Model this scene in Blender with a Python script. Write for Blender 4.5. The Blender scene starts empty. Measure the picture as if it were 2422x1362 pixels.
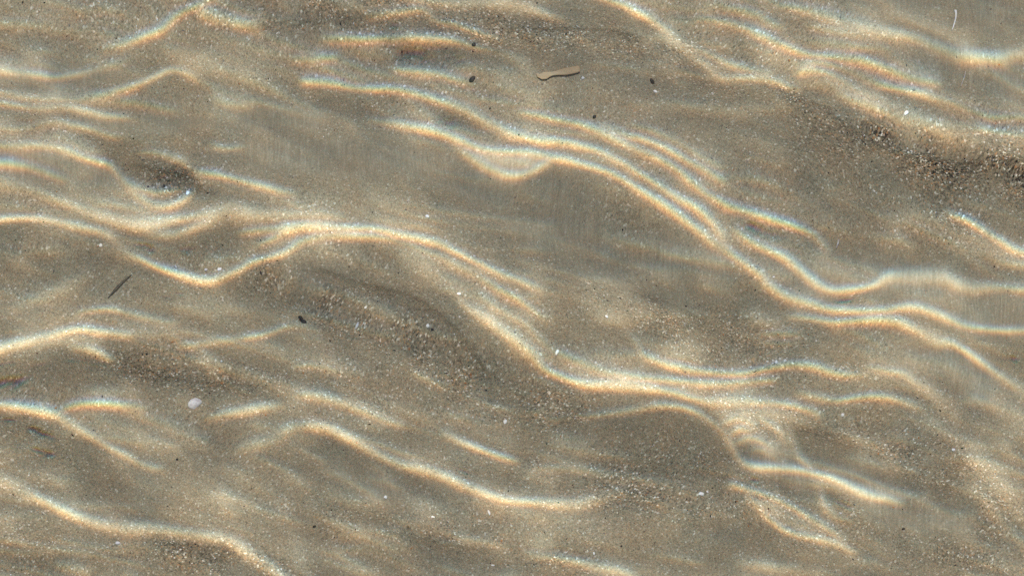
import bpy, math, random
import numpy as np
S = bpy.context.scene
PI = math.pi
# ------------------------------------------------------------------ camera, sky, sun, exposure
K = 10.0                         # scene units per metre: one unit is 10 cm
S.unit_settings.system = 'METRIC'; S.unit_settings.scale_length = 1/K
CAM_Z = 1.5                      # camera above the bed, looking straight down through the water
SUN_EL = math.radians(64.0)      # the sun stands towards +Y (top of the picture)
cam = bpy.data.cameras.new('camera'); camo = bpy.data.objects.new('camera', cam)
S.collection.objects.link(camo); S.camera = camo
camo.location = (0, 0, CAM_Z*K)
cam.sensor_width = 36; cam.lens = 36*(1.25+.25/1.333)/.6
cam.clip_start = .01; cam.clip_end = 3000
world = bpy.data.worlds.new('World'); S.world = world; world.use_nodes = True
wn = world.node_tree
sky = wn.nodes.new('ShaderNodeTexSky'); sky.sky_type = 'NISHITA'; sky.sun_disc = False
sky.sun_elevation = SUN_EL; sky.sun_rotation = 0.0
wn.links.new(sky.outputs[0], wn.nodes['Background'].inputs[0])
wn.nodes['Background'].inputs[1].default_value = 0.06
SUN_ANGLE = math.radians(1.2)
sun = bpy.data.lights.new('sun', 'SUN'); sun.energy = 4.0; sun.angle = SUN_ANGLE
suno = bpy.data.objects.new('sun', sun); S.collection.objects.link(suno)
suno.rotation_euler = (-(PI/2-SUN_EL), 0, 0)
sun.cycles.is_caustics_light = True
sun.use_nodes = True
# water splits sunlight into colours: blue bends a little more than red; that
# split is painted onto the lamp's disc, from blue (zenith side) to red (horizon side)
ln = sun.node_tree; lem = [n for n in ln.nodes if n.type == 'EMISSION'][0]
lg = ln.nodes.new('ShaderNodeNewGeometry'); ld = ln.nodes.new('ShaderNodeVectorMath'); ld.operation = 'DOT_PRODUCT'
ld.inputs[1].default_value = (0, math.sin(SUN_EL), -math.cos(SUN_EL))
ln.links.new(lg.outputs['Incoming'], ld.inputs[0])
lm = ln.nodes.new('ShaderNodeMapRange')
lm.inputs['From Min'].default_value = -math.sin(SUN_ANGLE/2); lm.inputs['From Max'].default_value = math.sin(SUN_ANGLE/2)
ln.links.new(ld.outputs['Value'], lm.inputs['Value'])
lr = ln.nodes.new('ShaderNodeValToRGB'); ln.links.new(lm.outputs[0], lr.inputs[0])
WARM = (1.0, .962, .945)
ts = np.linspace(-1, 1, 13); tf = np.linspace(-1, 1, 401); wgt = np.sqrt(np.clip(1-tf*tf, 0, 1))
chan = []
for c0, sg in ((-.60, .30), (-.02, .34), (.58, .30)):
    f = lambda t: np.exp(-.5*((t-c0)/sg)**2)+.02
    chan.append(f(ts)*wgt.sum()/(f(tf)*wgt).sum())
cre = lr.color_ramp.elements
while len(cre) > 1: cre.remove(cre[-1])
for i, t in enumerate(ts):
    e = cre[0] if i == 0 else cre.new((t+1)/2)
    e.position = (t+1)/2
    e.color = (chan[0][i]*WARM[0], chan[1][i]*WARM[1], chan[2][i]*WARM[2], 1)
ln.links.new(lr.outputs[0], lem.inputs[0])
S.view_settings.view_transform = 'Standard'; S.view_settings.look = 'None'; S.view_settings.gamma = 1
S.view_settings.exposure = 0.42
S.cycles.use_denoising = False
S.cycles.max_bounces = 6

# ---- wave-focus design: each entry is a crest of light read off the bed, as
#      (x, y, strength[, half-width]) in a 2422 x 1362 plan of the bed (4037 units per metre)
CURVES = [
 [(250,125,.3),(310,108,.8),(352,90,1.2),(390,72,.9),(420,42,.9),(460,22,1.),(507,0,.8),(540,-25,.6)],
 [(-60,160,1.),(0,168,1.2),(53,176,1.),(106,183,1.),(141,187,.7),(197,180,.6),(254,165,.4),(317,148,.25)],
 [(-60,215,.4),(0,222,.5),(100,236,.6),(200,236,.5),(250,228,.6),(300,214,.8),(345,199,1.1),(375,184,1.2),(416,168,.8),(470,185,.4)],
 [(-60,240,.6),(0,246,.8),(50,254,.8),(100,261,.6),(160,258,.6),(211,268,.8),(247,277,.7),(282,281,.5),(317,278,.2)],
 [(176,243,.3),(247,246,.4),(317,247,.3)],
 [(-60,300,.6),(0,304,.6),(35,307,.5),(70,306,.3),(134,293,.4),(176,299,.7),(218,308,.7),(254,322,.6),(292,330,.3)],
 [(-40,345,.3),(53,347,.6),(106,347,.8),(148,353,1.1),(176,364,1.1),(204,375,1.3),(240,384,1.3),(264,392,.8),(282,410,.6),(307,440,.5),(335,468,.8),(360,484,1.1),(388,489,1.2),(420,482,1.2),(445,467,1.1),(460,450,.6)],
 [(-60,386,1.1),(0,388,1.1),(35,390,1.1),(70,396,.9),(106,408,.9),(141,420,.7),(165,426,.4)],
 [(-60,425,.3,14),(20,437,.5,14),(90,455,.5,14),(141,475,.6,14),(211,500,.9,13),(264,517,1.1,13),(317,531,1.2,14),(352,532,1.1,15),(405,521,1.2,13),(458,513,1.,12),(511,502,.8,14),(546,495,.6,16),(600,505,.8,14),(670,510,.75,14),(741,514,.5,14),(811,518,.25,14)],
 [(345,556,.4,12),(405,556,.7,12),(440,546,.8,10),(486,529,.7,10),(520,512,.4,10)],
 [(-60,521,1.6),(0,519,1.7),(35,517,1.7),(70,516,1.6),(106,519,1.6),(141,525,1.4),(176,533,1.3),(211,540,1.1),(240,546,.8),(268,560,.5,14),(300,592,.4,12),(331,609,1.),(367,627,1.6,7),(405,641,1.8,7),(441,653,2.,7),(476,662,1.8,7),(504,662,1.5,8),(539,650,1.2),(571,636,1.3),(599,622,1.2),(625,615,1.2),(670,602,1.5),(699,586,1.4),(720,574,.9),(776,563,.9),(818,563,1.1),(864,563,1.1),(900,564,1.),(935,571,.7),(970,581,.5),(1005,595,.5),(1044,609,.6),(1076,627,.6),(1111,644,.6),(1150,665,.8),(1181,683,.9),(1217,701,.9),(1240,718,.8),(1270,740,.7),(1299,761,.4)],
 [(614,581,.5),(642,570,.9),(670,557,1.),(700,548,.6)],
 [(571,553,.6),(617,547,.8),(655,546,.9),(681,542,1.4,9),(723,539,1.7,10),(776,541,1.7,11),(829,543,1.5,10),(875,541,1.2,8),(907,547,1.2,8),(935,555,1.3,7),(970,562,1.4,7),(1005,569,1.5,7),(1041,577,1.4,7),(1069,591,1.4,7),(1100,606,1.3,7),(1129,620,1.1,7),(1164,637,1.1),(1199,651,1.1),(1235,664,1.),(1270,680,.6),(1292,694,.2)],
 [(740,553,.3,16),(800,553,.45,16),(870,553,.4,16),(930,565,.3,16)],
 [(940,600,.3,26),(1005,637,.5,28),(1058,669,.5,26),(1110,700,.4,26),(1164,745,.4,26),(1220,790,.3,26),(1280,840,.3,26)],
 [(1070,690,.3,10),(1093,715,.7,10),(1129,741,.9,10),(1164,764,1.,10),(1199,787,1.1,10),(1234,811,1.1,11),(1262,835,.9,12),(1290,868,1.,9),(1323,884,1.3,9),(1359,898,1.6,9),(1394,906,1.9,9),(1447,907,1.9,10),(1499,912,1.9,10),(1535,917,1.9,9),(1570,922,1.8),(1605,930,1.7),(1640,940,1.5),(1676,948,1.3,11),(1711,949,1.2,12),(1764,949,1.1,10),(1800,951,1.1),(1835,954,1.2,7),(1870,958,1.3,7),(1905,967,1.2,7),(1930,977,.7),(1948,991,.2)],
 [(1129,690,.4),(1164,720,.7),(1199,740,.7),(1242,766,.6),(1270,792,.4),(1300,820,.3),(1341,838,.5),(1394,863,.7),(1447,880,.8),(1499,888,1.),(1552,895,1.2),(1605,899,1.3),(1658,903,1.2,8),(1711,905,1.1,7),(1764,902,1.1,7),(1800,899,1.1,7),(1830,897,.7,7)],
 [(1340,870,.3,16),(1400,893,.55,16),(1480,900,.6,16),(1560,908,.5,16),(1640,922,.5,16),(1700,930,.4,18),(1780,930,.2,18)],
 [(1468,768,.2),(1500,806,.4),(1524,838,.8),(1552,852,1.2),(1605,866,1.4,7),(1658,875,1.4,7),(1711,880,1.4,7),(1757,883,1.4,7),(1799,873,1.1,7),(1840,865,1.1,7),(1870,861,1.2,7),(1923,865,1.2,7),(1958,877,1.1,7),(1993,884,.9,7),(2036,888,.5)],
 [(2040,868,.2),(2064,870,.6),(2099,877,.8),(2134,884,.9),(2163,902,.7,11),(2205,933,.4,16),(2270,990,.3,20)],
 [(1880,927,.2),(1898,931,.6),(1941,942,.9),(1976,947,1.,7),(2011,942,1.1,7),(2046,938,1.1,7),(2082,938,1.1,7),(2117,944,1.1,7),(2152,956,.8),(2187,970,.3)],
 [(1270,990,.15),(1350,985,.35),(1430,977,.5),(1500,967,.7),(1535,960,.9,7),(1570,957,1.1,7),(1605,960,1.1,7),(1640,970,1.),(1676,991,.9),(1704,1012,.8),(1725,1041,.8),(1743,1074,.8),(1764,1095,1.),(1799,1103,1.4),(1835,1105,1.4),(1888,1110,1.5),(1923,1117,1.6),(1958,1125,1.9),(1993,1139,1.9),(2029,1157,1.9),(2064,1171,1.6),(2099,1178,1.4),(2124,1185,.8),(2148,1192,.2)],
 [(1866,1000,.3),(1873,1030,.6),(1886,1068,.8),(1905,1092,1.),(1925,1107,.6)],
 [(1722,1143,.6),(1750,1148,1.1,7),(1782,1159,1.2,7),(1817,1170,1.3,7),(1852,1185,1.2,7),(1888,1203,1.),(1923,1224,.9),(1958,1245,.9),(1986,1266,.7),(2011,1287,.5)],
 [(1762,1158,.4),(1792,1192,.9),(1817,1219,1.),(1852,1248,1.1),(1888,1263,1.1),(1923,1270,1.2),(1958,1277,1.2),(1986,1287,1.1),(2011,1300,.7),(2036,1305,.3)],
 [(1790,1180,.2,14),(1840,1212,.45,18),(1900,1240,.45,16),(1960,1262,.3,12)],
 [(1934,1143,.4),(1946,1180,.8),(1962,1206,.7),(1986,1224,.6),(2022,1234,.3)],
 [(1380,-22,.6),(1411,-4,.8),(1447,9,1.),(1482,21,1.2),(1517,39,1.2),(1545,56,1.1),(1570,74,.9),(1598,99,.8),(1630,116,.6),(1669,134,.5),(1720,158,.6),(1770,172,.6),(1820,178,.4)],
 [(1641,49,.5),(1693,56,.7),(1746,70,.9),(1781,86,1.1),(1817,102,1.2),(1852,116,1.3),(1888,129,1.3,7),(1923,136,1.3,7),(1976,139,1.3,7),(2029,144,1.3,7),(2064,153,1.3,7),(2099,167,1.2,7),(2134,180,1.),(2170,190,.9),(2223,201,.4)],
 [(1676,14,.4),(1729,28,.6),(1782,42,.7),(1817,62,.6),(1850,76,.3)],
 [(1780,-12,.4),(1803,0,.5),(1835,18,.6),(1888,28,.6,12),(1941,42,.6,14),(1993,60,.7,15),(2046,72,.8,15),(2099,83,.9,15),(2134,88,.9,15),(2170,96,.7,15),(2205,113,.5,15),(2258,132,.7,14),(2311,138,1.,12),(2363,139,.8,14),(2422,122,.6,18),(2480,100,.5,18)],
 [(1905,67,.3),(1958,76,.5),(2008,83,.5),(2040,90,.2)],
 [(1916,99,.4),(1976,109,.5),(2029,115,.5),(2099,120,.25)],
 [(1895,155,.6),(1930,152,.8,7),(1965,159,.7,7),(2008,170,.5),(2046,187,.8,7),(2082,203,1.,7),(2117,211,1.1,7),(2152,218,1.,7),(2187,227,.8),(2240,242,.6),(2290,262,.5),(2340,277,.6),(2374,279,.6),(2422,283,.5),(2480,290,.5)],
 [(1881,176,.6),(1905,171,.9,7),(1941,174,1.,7),(1976,188,.6),(2029,220,.4)],
 [(1552,81,.5,10),(1588,109,.6,12),(1641,140,.6,14),(1680,175,.6,12),(1710,190,.8,9),(1746,190,1.),(1799,192,1.),(1835,200,1.),(1860,210,.8),(1890,217,.4)],
 [(1780,140,.3,26),(1860,155,.5,26),(1950,195,.45,26),(2050,240,.5,28),(2150,280,.55,28),(2250,312,.5,26),(2350,328,.4,24),(2460,345,.4,24)],
 [(1976,229,.4),(2029,247,.5),(2082,264,.4)], [(2300,305,.3),(2340,312,.5),(2381,318,.5),(2422,328,.5),(2480,340,.4)],
 [(716,190,1.),(759,192,1.3),(797,197,1.2),(847,208,.9),(893,211,1.3,7),(928,210,1.4,7),(963,215,1.3,7),(1005,226,1.3),(1041,236,1.1),(1076,247,.9,10),(1111,262,.8,12),(1146,282,1.,14),(1181,301,1.1,15),(1217,317,1.3,12),(1253,324,1.5,9),(1288,330,1.6),(1341,335,1.6),(1376,344,1.4),(1411,354,1.3),(1447,374,1.2),(1482,392,1.2),(1517,416,1.2),(1552,437,1.2),(1585,460,1.3),(1616,478,1.6,7),(1641,490,1.6,7),(1665,510,1.5,7),(1686,535,1.),(1700,556,.7,11),(1722,590,.5,12)],
 [(860,283,.15,10),(900,287,.5),(935,292,1.,9),(981,299,1.5),(1023,307,1.7),(1058,317,1.8),(1093,331,1.8),(1129,347,1.5),(1170,355,1.3),(1217,357,1.3),(1260,360,1.3),(1306,370,1.6),(1341,377,1.8),(1376,388,1.7),(1411,398,1.6),(1447,412,1.7),(1482,433,1.7),(1517,456,1.7),(1552,478,1.8),(1588,501,1.7),(1623,528,1.7),(1651,549,1.4),(1676,572,1.,10),(1704,592,.8,12),(1732,609,1.3),(1764,632,1.4),(1795,656,1.5),(1815,678,1.4),(1852,700,1.5),(1888,711,1.5),(1923,722,1.5,7),(1958,731,1.5,7),(2001,734,1.9,8),(2046,734,1.8,8),(2082,732,1.5,7),(2110,728,1.3,7),(2145,724,1.6,7),(2177,728,1.5,7),(2212,740,1.4),(2247,754,1.2),(2282,768,1.1),(2318,775,1.1),(2363,778,1.),(2422,778,.8),(2480,778,.8)],
 [(1076,336,.6),(1104,361,1.2),(1136,384,1.4),(1171,402,1.5),(1206,412,1.5),(1237,411,1.5),(1263,401,1.4),(1285,388,1.1),(1306,378,.5)],
 [(1120,365,.3,14),(1160,375,.7,16),(1200,382,.8,18),(1240,380,.7,14),(1275,372,.3,10)],
 [(1225,262,.3),(1253,268,.8),(1306,278,1.),(1359,289,1.1),(1394,300,1.1),(1429,314,1.1),(1464,334,1.2),(1500,352,1.2),(1535,367,1.2),(1570,384,1.2),(1605,406,1.2),(1633,430,1.1),(1665,458,1.2,7),(1700,477,1.3,7),(1736,493,1.2,7),(1782,507,1.3,7),(1817,518,1.5,7),(1852,528,1.6),(1888,540,1.4),(1916,553,1.1),(1937,574,.8),(1958,595,.4)],
 [(1418,292,.3),(1468,314,.9),(1517,328,1.1),(1552,342,1.2),(1588,359,1.3),(1623,380,1.1),(1658,398,1.1),(1693,418,.9),(1715,430,.5)],
 [(1489,296,.4),(1535,307,.5),(1570,321,.5),(1623,350,.5),(1658,373,.6),(1704,395,.35)],
 [(1725,539,.6),(1750,560,1.),(1782,580,1.3),(1817,597,1.5),(1852,613,1.6),(1881,637,1.7),(1912,662,1.8),(1941,680,1.9),(1969,688,1.9),(2001,685,1.8),(2036,680,1.6),(2064,672,1.2,10),(2090,656,1.,16),(2117,651,1.,18),(2170,653,.9,18),(2223,653,.9,16),(2258,667,.9,14),(2293,678,.7,16),(2346,676,.7,14),(2422,683,.9,10),(2480,688,.9,10)],
 [(2235,498,.3),(2251,508,.9),(2282,519,1.7),(2311,535,1.6),(2339,553,1.4),(2367,570,1.1),(2395,588,1.1),(2422,595,1.),(2480,605,1.)],
 [(2340,610,.2),(2363,620,.4),(2395,623,.5),(2440,626,.5)],
 [(1850,747,.2),(1888,750,.7),(1923,754,1.2,7),(1965,761,1.6,7),(2001,759,1.6,7),(2046,755,1.6,7),(2092,754,1.3),(2127,761,1.4),(2163,778,1.3),(2187,792,.9,12),(2219,808,.8,16),(2251,810,1.,12),(2275,824,1.6),(2304,842,1.5),(2332,863,1.3),(2360,884,.9),(2388,902,.7),(2422,925,.5,12),(2480,960,.4,12)],
 [(1770,740,.3,14),(1800,755,.4,12),(1850,765,.3,10)],
 [(1800,789,.4,6),(1852,789,.7,6),(1891,788,.3,6)], [(1800,811,.4,6),(1850,811,.45,6),(1890,810,.2,6)],
 [(930,164,.3),(952,166,.8),(988,169,1.),(1023,173,1.),(1058,180,.9),(1093,190,.6),(1129,201,.3)],
 [(760,92,.3),(783,92,.6),(847,92,.9),(882,92,.9),(935,93,.8),(988,92,1.),(1041,94,1.),(1086,102,.9),(1129,116,.7),(1164,123,.5),(1210,138,.4,14),(1260,165,.4,16)],
 [(690,139,.2),(716,138,.5),(759,139,.7),(811,134,.4)],
 [(860,46,.3),(900,40,.5),(952,31,.7),(1005,27,.6),(1030,52,.5),(1076,60,.8),(1111,72,.8),(1146,85,.6),(1190,98,.2)],
 [(940,-5,.3),(988,4,.5,14),(1058,11,.5,14),(1130,8,.5,14),(1200,12,.6,12),(1253,23,.6,12),(1299,42,.5,12),(1334,53,.3)],
 [(470,26,.5),(486,32,.8,12),(529,46,.9,14),(582,60,.8,12),(627,62,.4,12)],
 [(504,226,.4,12),(550,243,.5,12),(599,247,.35,12)], [(504,341,.4),(530,350,.6),(578,348,.35)],
 [(470,405,.5),(490,412,.9),(529,417,1.1),(564,426,1.1),(599,436,1.2),(634,445,1.1),(670,455,.6),(706,462,.2)],
 [(180,738,.3),(229,731,.8,7),(268,731,.9,7),(300,740,.8,7),(335,748,.7),(388,760,.5),(423,764,.25)],
 [(-60,838,1.3,11),(0,824,1.45,11),(35,815,1.55,11),(70,806,1.6,10),(106,797,1.7,10),(141,788,1.7,10),(169,780,1.7,10),(197,778,1.9,10),(229,783,1.8,9),(264,788,1.5,8),(300,792,.8),(335,792,.4),(380,798,.2)],
 [(40,835,.3,16),(110,812,.5,14),(170,800,.5,14),(240,803,.3,12)],
 [(160,818,.4),(201,823,1.),(229,831,1.2),(254,845,.9),(274,860,.4)],
 [(423,821,.4),(469,815,.7),(511,808,.6),(564,799,.5),(599,793,.8),(634,786,.8),(670,771,.6),(706,768,.4),(759,782,.25)],
 [(20,735,.25,16),(100,700,.4,16),(160,675,.3,16),(220,645,.2,16)],
 [(-60,955,1.4),(0,959,1.6,9),(35,962,1.8,9),(70,967,1.8,9),(106,975,1.5,9),(134,982,1.,10),(159,998,.9,10),(194,1019,.9,10),(229,1041,.9,10),(264,1062,.9,10),(300,1079,.8,10),(324,1093,.6),(352,1104,.6),(388,1108,.4)],
 [(145,968,.4),(176,957,1.2),(211,954,1.9,7),(247,954,1.9,7),(282,956,1.3,7),(317,960,.6),(352,967,.3)],
 [(490,988,.3),(520,982,.6,10),(546,977,.9,10),(582,972,.9,10),(620,965,.8,10),(670,960,.4,10)],
 [(-60,1110,.4,14),(0,1136,.5,14),(42,1153,.6,14),(78,1175,.8,13),(113,1192,1.1,13),(148,1210,1.3,12),(183,1226,1.3,12),(219,1238,1.2,12),(254,1246,1.1,12),(293,1252,1.,13),(335,1253,.7,15),(388,1256,.7,15),(440,1263,.7,15),(493,1270,.8,13),(539,1280,1.,12),(571,1298,1.1,12),(599,1315,1.1,13),(631,1337,1.1,13),(665,1365,1.,14),(700,1400,.9,14)],
 [(700,934,.3),(723,934,.6,10),(759,937,.9,10),(794,947,1.,9),(829,960,.7,10),(864,974,.7,10),(907,991,.5,12),(952,1012,.3,12)],
 [(660,1018,.3,12),(688,1012,.6,12),(734,1009,.9,11),(776,1014,1.2,10),(811,1030,1.1,10),(847,1048,1.,11),(882,1069,.9,12),(917,1086,.8,12),(952,1100,.7,12),(988,1107,.7,11),(1023,1115,1.,10),(1058,1129,1.3,9),(1093,1146,1.4,9),(1129,1160,1.4,9),(1164,1174,1.6,9),(1199,1183,1.7,9),(1234,1186,1.4,9),(1288,1189,1.2,11),(1341,1193,1.1,12),(1376,1191,.9,12),(1411,1182,.5,12),(1480,1160,.3,14)],
 [(1048,1023,.5),(1083,1041,1.1),(1118,1056,1.4),(1153,1069,1.3),(1192,1083,1.1),(1227,1093,.5)],
 [(970,875,.2),(1005,889,.5),(1030,903,.5),(1060,912,.2)], [(690,866,.2),(723,863,.5),(759,866,.35),(810,880,.2)],
 [(550,1066,.2,12),(600,1053,.5,12),(650,1040,.4,12),(690,1020,.4,12)],
 [(1230,1302,.2,14),(1263,1313,.5,12),(1306,1319,.6,12),(1359,1330,.7,10),(1411,1342,.8,10),(1464,1350,.9,8),(1500,1362,.6)],
 [(120,1335,.2),(159,1343,.4,12),(211,1356,.5,12)], [(1740,1330,.3,16),(1800,1338,.4,16),(1870,1348,.4,16),(1950,1368,.4,16)],
 [(262,392,.3,6),(300,374,.5,7),(350,366,.45,8),(410,376,.5,8),(455,402,.55,8),(490,440,.5,8)],
 [(300,430,.3,7),(335,446,.6,7),(372,455,.6,7),(410,450,.5,6),(440,436,.5,5)], [(330,398,.2,5),(362,408,.5,5),(400,405,.3,5)],
 [(1712,1000,.8,6),(1740,988,1.4,6),(1768,994,1.2,6),(1790,1010,.7,6)], [(1728,1024,.6,5),(1752,1012,1.3,5),(1776,1018,.9,5)],
 [(1744,1046,.6,5),(1770,1034,1.2,5),(1800,1041,1.3,5),(1826,1058,.8,5)], [(1790,985,.6,6),(1820,1000,1.2,6),(1846,1022,1.1,6),(1862,1048,.5,6)],
 [(1770,1068,.3,6),(1800,1062,.6,6),(1835,1078,.5,6)], [(1745,975,.4,10),(1800,975,.6,10),(1860,985,.5,10),(1920,1010,.3,10)],
 [(1700,975,.4,20),(1760,1010,.5,26),(1820,1045,.4,24),(1860,1080,.2,20)],
 [(2230,855,.3,24),(2290,905,.35,24),(2360,955,.4,24),(2440,1010,.4,24)],
 [(2180,985,.2,20),(2260,1040,.35,22),(2330,1105,.45,22),(2400,1175,.45,22),(2470,1240,.45,22)],
 [(2300,1140,.2,12),(2350,1200,.4,12),(2390,1245,.4,12),(2440,1300,.4,12)],
 [(570,680,.1,14),(640,700,.15,14),(700,650,.2,14)],
 [(2060,560,.2,14),(2100,565,.3,14),(2160,585,.2,14)],
 [(640,600,.2,30),(760,590,.25,30),(850,600,.2,30)],
]
# broad light (+) and dark (-) swells: x, y, rx, ry, tilt in degrees (downwards to the right), strength
SWELLS = [
 (1905,1045,32,26,55,-.55),(1760,1060,26,12,20,-.25),(1810,1022,24,7,25,-.3),(345,392,40,10,10,-.3),(420,420,34,10,30,-.25),
 (330,560,70,14,15,-.25),(700,700,160,40,15,-.18),(930,700,150,22,28,-.2),(1400,1010,120,30,-8,-.12),(1640,1080,70,40,0,-.2),
 (1250,250,120,30,15,.1),(1600,240,160,30,8,.08),(500,1180,150,40,10,.1),(760,500,200,25,3,.12),(1250,1240,200,35,0,.12),
 (400,1190,150,40,20,-.1),(900,1120,120,30,25,-.15),(1150,120,90,14,8,-.25),(980,145,90,10,3,-.25),(2300,420,150,40,5,-.15),
 (2290,180,140,30,5,-.1),(1980,440,150,40,15,-.15),(60,620,90,40,0,-.05),(200,870,90,30,10,-.12),(560,900,150,30,5,-.15),
 (2200,1000,160,40,35,.1),(1000,1200,150,30,15,.08),(600,130,80,30,-20,.12),(1700,580,60,50,40,.15),(1380,460,120,25,25,-.12),
 (500,580,55,22,-20,-.45),(120,610,110,45,0,-.06),(1540,1050,120,45,10,-.3),(1250,940,90,50,20,-.25),
 (375,402,85,22,18,-.75),(310,395,30,16,0,-.3),(440,402,30,14,20,-.3),(1850,1142,75,12,15,-.55),(1950,1055,60,22,30,-.35),(1800,1290,90,30,25,-.2),
 (180,880,80,35,10,-.25),(100,1075,110,50,35,-.15),(240,1150,110,30,30,-.15),(1020,130,110,12,5,-.4),
 (1090,290,60,10,20,-.4),(800,250,110,22,5,-.15),(1500,590,150,35,15,-.15),(1100,860,120,50,35,-.12),
 (1800,1000,70,40,30,.3),(1630,710,100,30,10,-.15),(1240,480,70,30,15,-.2),(880,380,200,30,5,.05),
 (2050,620,90,22,20,-.1),(2250,1180,100,50,35,-.1),(2100,1200,60,20,20,-.1),(560,30,60,30,0,-.1),
 (950,60,80,15,5,-.3),(2200,440,120,50,15,-.1),(1700,330,110,40,30,-.1),(1480,250,90,22,10,.05),
 (1960,1170,30,16,30,-.3),(90,1330,80,25,10,-.15),(900,1300,200,40,5,-.15),(280,380,30,12,0,-.2),
 (2270,20,140,50,10,-.05),(800,1050,60,18,20,-.15),(330,880,60,25,20,-.1),(1140,700,60,10,35,-.1),(1300,160,60,20,0,-.12),
]
UPM = 2422/0.6                 # plan units per metre
DEPTH = 0.25; IOR = 1.333
LX, LY = 3300/UPM, 2400/UPM
def spline(pts, n=14):
    P = np.array([list(p)+[7.5] if len(p)==3 else list(p) for p in pts], float)
    P[:,2] = np.where(P[:,2]<1.6, .95*np.maximum(P[:,2],0)**1.12, P[:,2])
    Q = np.vstack([2*P[0]-P[1], P, 2*P[-1]-P[-2]]); out=[]
    for i in range(1,len(Q)-2):
        t = np.linspace(0,1,n,endpoint=False)[:,None]
        a,b,c,d = Q[i-1],Q[i],Q[i+1],Q[i+2]
        out.append(.5*((2*b)+(c-a)*t+(2*a-5*b+4*c-d)*t*t+(3*b-a-3*c+d)*t**3))
    out.append(P[-1:]); return np.vstack(out)
def design(U, V, du, extra=True, gain=1.0, seed=5):
    """light pattern over the bed, plan coords; U,V 1-D axes"""
    D = np.zeros((len(V),len(U)))
    cnt=[0]
    def stroke(pts, g=1.0):
        cnt[0]+=1; s = spline(pts); s[:,2]*=1+.16*np.sin(s[:,0]/31.+cnt[0]*1.7)+.12*np.sin(s[:,0]/13.+cnt[0]*2.9); s[:,3]*=1+.22*np.sin(s[:,0]/47.+cnt[0]*.9); o = np.argsort(s[:,0],kind='stable'); s=s[o]
        lo,hi = s[0,0],s[-1,0]
        ii = np.where((U>=lo-14)&(U<=hi+14))[0]
        if not len(ii): return
        u = np.clip(U[ii],lo,hi)
        vc=np.interp(u,s[:,0],s[:,1]); a=np.interp(u,s[:,0],s[:,2]); w=np.interp(u,s[:,0],s[:,3])
        sl=np.gradient(vc,du); c=1/np.sqrt(1+sl**2); c=np.maximum(c,.35)
        end=np.clip((U[ii]-lo+14)/28,0,1)*np.clip((hi+14-U[ii])/28,0,1); end=end*end*(3-2*end)
        dv=(V[:,None]-vc[None,:])*c[None,:]/w[None,:]
        D[:,ii]+= (np.maximum(a,0)*end)[None,:]*np.exp(-.5*np.abs(dv*WN)**2.4)*g
        # the soft glow a wave leaves on either side of its focus
        D[:,ii]+= .085*(np.maximum(a,0)*end)[None,:]*np.exp(-.5*((dv+.8)/4.0)**2)*g
    for c in CURVES: stroke(c)
    for (x,y,rx,ry,t,a) in SWELLS:
        t=math.radians(t); dx=U[None,:]-x; dy=V[:,None]-y
        p=(dx*math.cos(t)+dy*math.sin(t))/rx; q=(-dx*math.sin(t)+dy*math.cos(t))/ry
        D+=.85*a*np.exp(-.5*(p*p+q*q)**1.0)
    # window: traced area fades into generic ripples outside the frame
    wu=np.clip((U+90)/80,0,1)*np.clip((2512-U)/80,0,1); wv=np.clip((V+90)/80,0,1)*np.clip((1452-V)/80,0,1)
    W=wv[:,None]*wu[None,:]; W=W*W*(3-2*W)
    Din=D.copy(); D[:]=0
    if extra:
        r=np.random.RandomState(seed)
        for k in range(95):
            u0=r.uniform(U[0]-100,U[-1]); v0=r.uniform(V[0],V[-1]); n=r.randint(5,10); am=r.uniform(.2,.85); v=v0; pts=[]; s=r.uniform(-.5,.6)
            for i in range(n):
                pts.append((u0+i*60,v,am*math.sin(math.pi*(i+.6)/(n+.2)),r.uniform(7,13))); s=.7*s+r.uniform(-.3,.4)*.6; v+=s*60
            stroke(pts)
    D=D*(1-W)+Din*W
    # smooth wrap at the period edge
    eu=np.clip((U-U[0])/120,0,1)*np.clip((U[-1]-U)/120,0,1); ev=np.clip((V-V[0])/120,0,1)*np.clip((V[-1]-V)/120,0,1)
    D*=(eu[None,:]*ev[:,None])
    # fine undulation of the light between the crests
    UU,VV=np.meshgrid(U,V)
    def vn(cu,cv,seed,sh):
        T=np.random.RandomState(seed).uniform(-1,1,(160,160)); w=VV-sh*UU+22*np.sin(UU/230.)
        fx=UU/cu+50; fy=w/cv+70; i=np.floor(fx).astype(int); j=np.floor(fy).astype(int); a=fx-i; b=fy-j; a=a*a*(3-2*a); b=b*b*(3-2*b)
        g=lambda jj,ii:T[jj%160,ii%160]
        return (g(j,i)*(1-a)+g(j,i+1)*a)*(1-b)+(g(j+1,i)*(1-a)+g(j+1,i+1)*a)*b
    N_=.13*vn(240,34,1,.22)+.09*vn(130,22,2,.26)+.035*vn(70,15,4,.24)
    N_+=.12*vn(420,90,7,.3)
    for (cu,cv,sd_,sh,am) in ((280,42,11,.24,.62),(200,30,12,.30,.55),(340,40,13,.16,.5),(150,26,14,.35,.42)):
        n=vn(cu,cv,sd_,sh); gate=np.clip(vn(300,110,sd_+40,.2)*2.2+.3,0,1)*np.clip(vn(90,40,sd_+70,.3)*1.8+.7,.15,1)
        N_+=am*gate*np.exp(-(n/.24)**2)*(.4+.6*np.clip(1-.6*np.abs(D),0,1))
    N_=N_*eu[None,:]*ev[:,None]
    E = BASE + gain*D + N_*(1+.5*np.clip(D,-.5,1))
    return E
BASE=.74; WN=1.42; GAIN=2.15
def softmin(E,lo=.42):
    return np.where(E>lo+.25,E,lo+.25*np.exp((np.minimum(E,lo+.25)-lo-.25)/.25))
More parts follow.
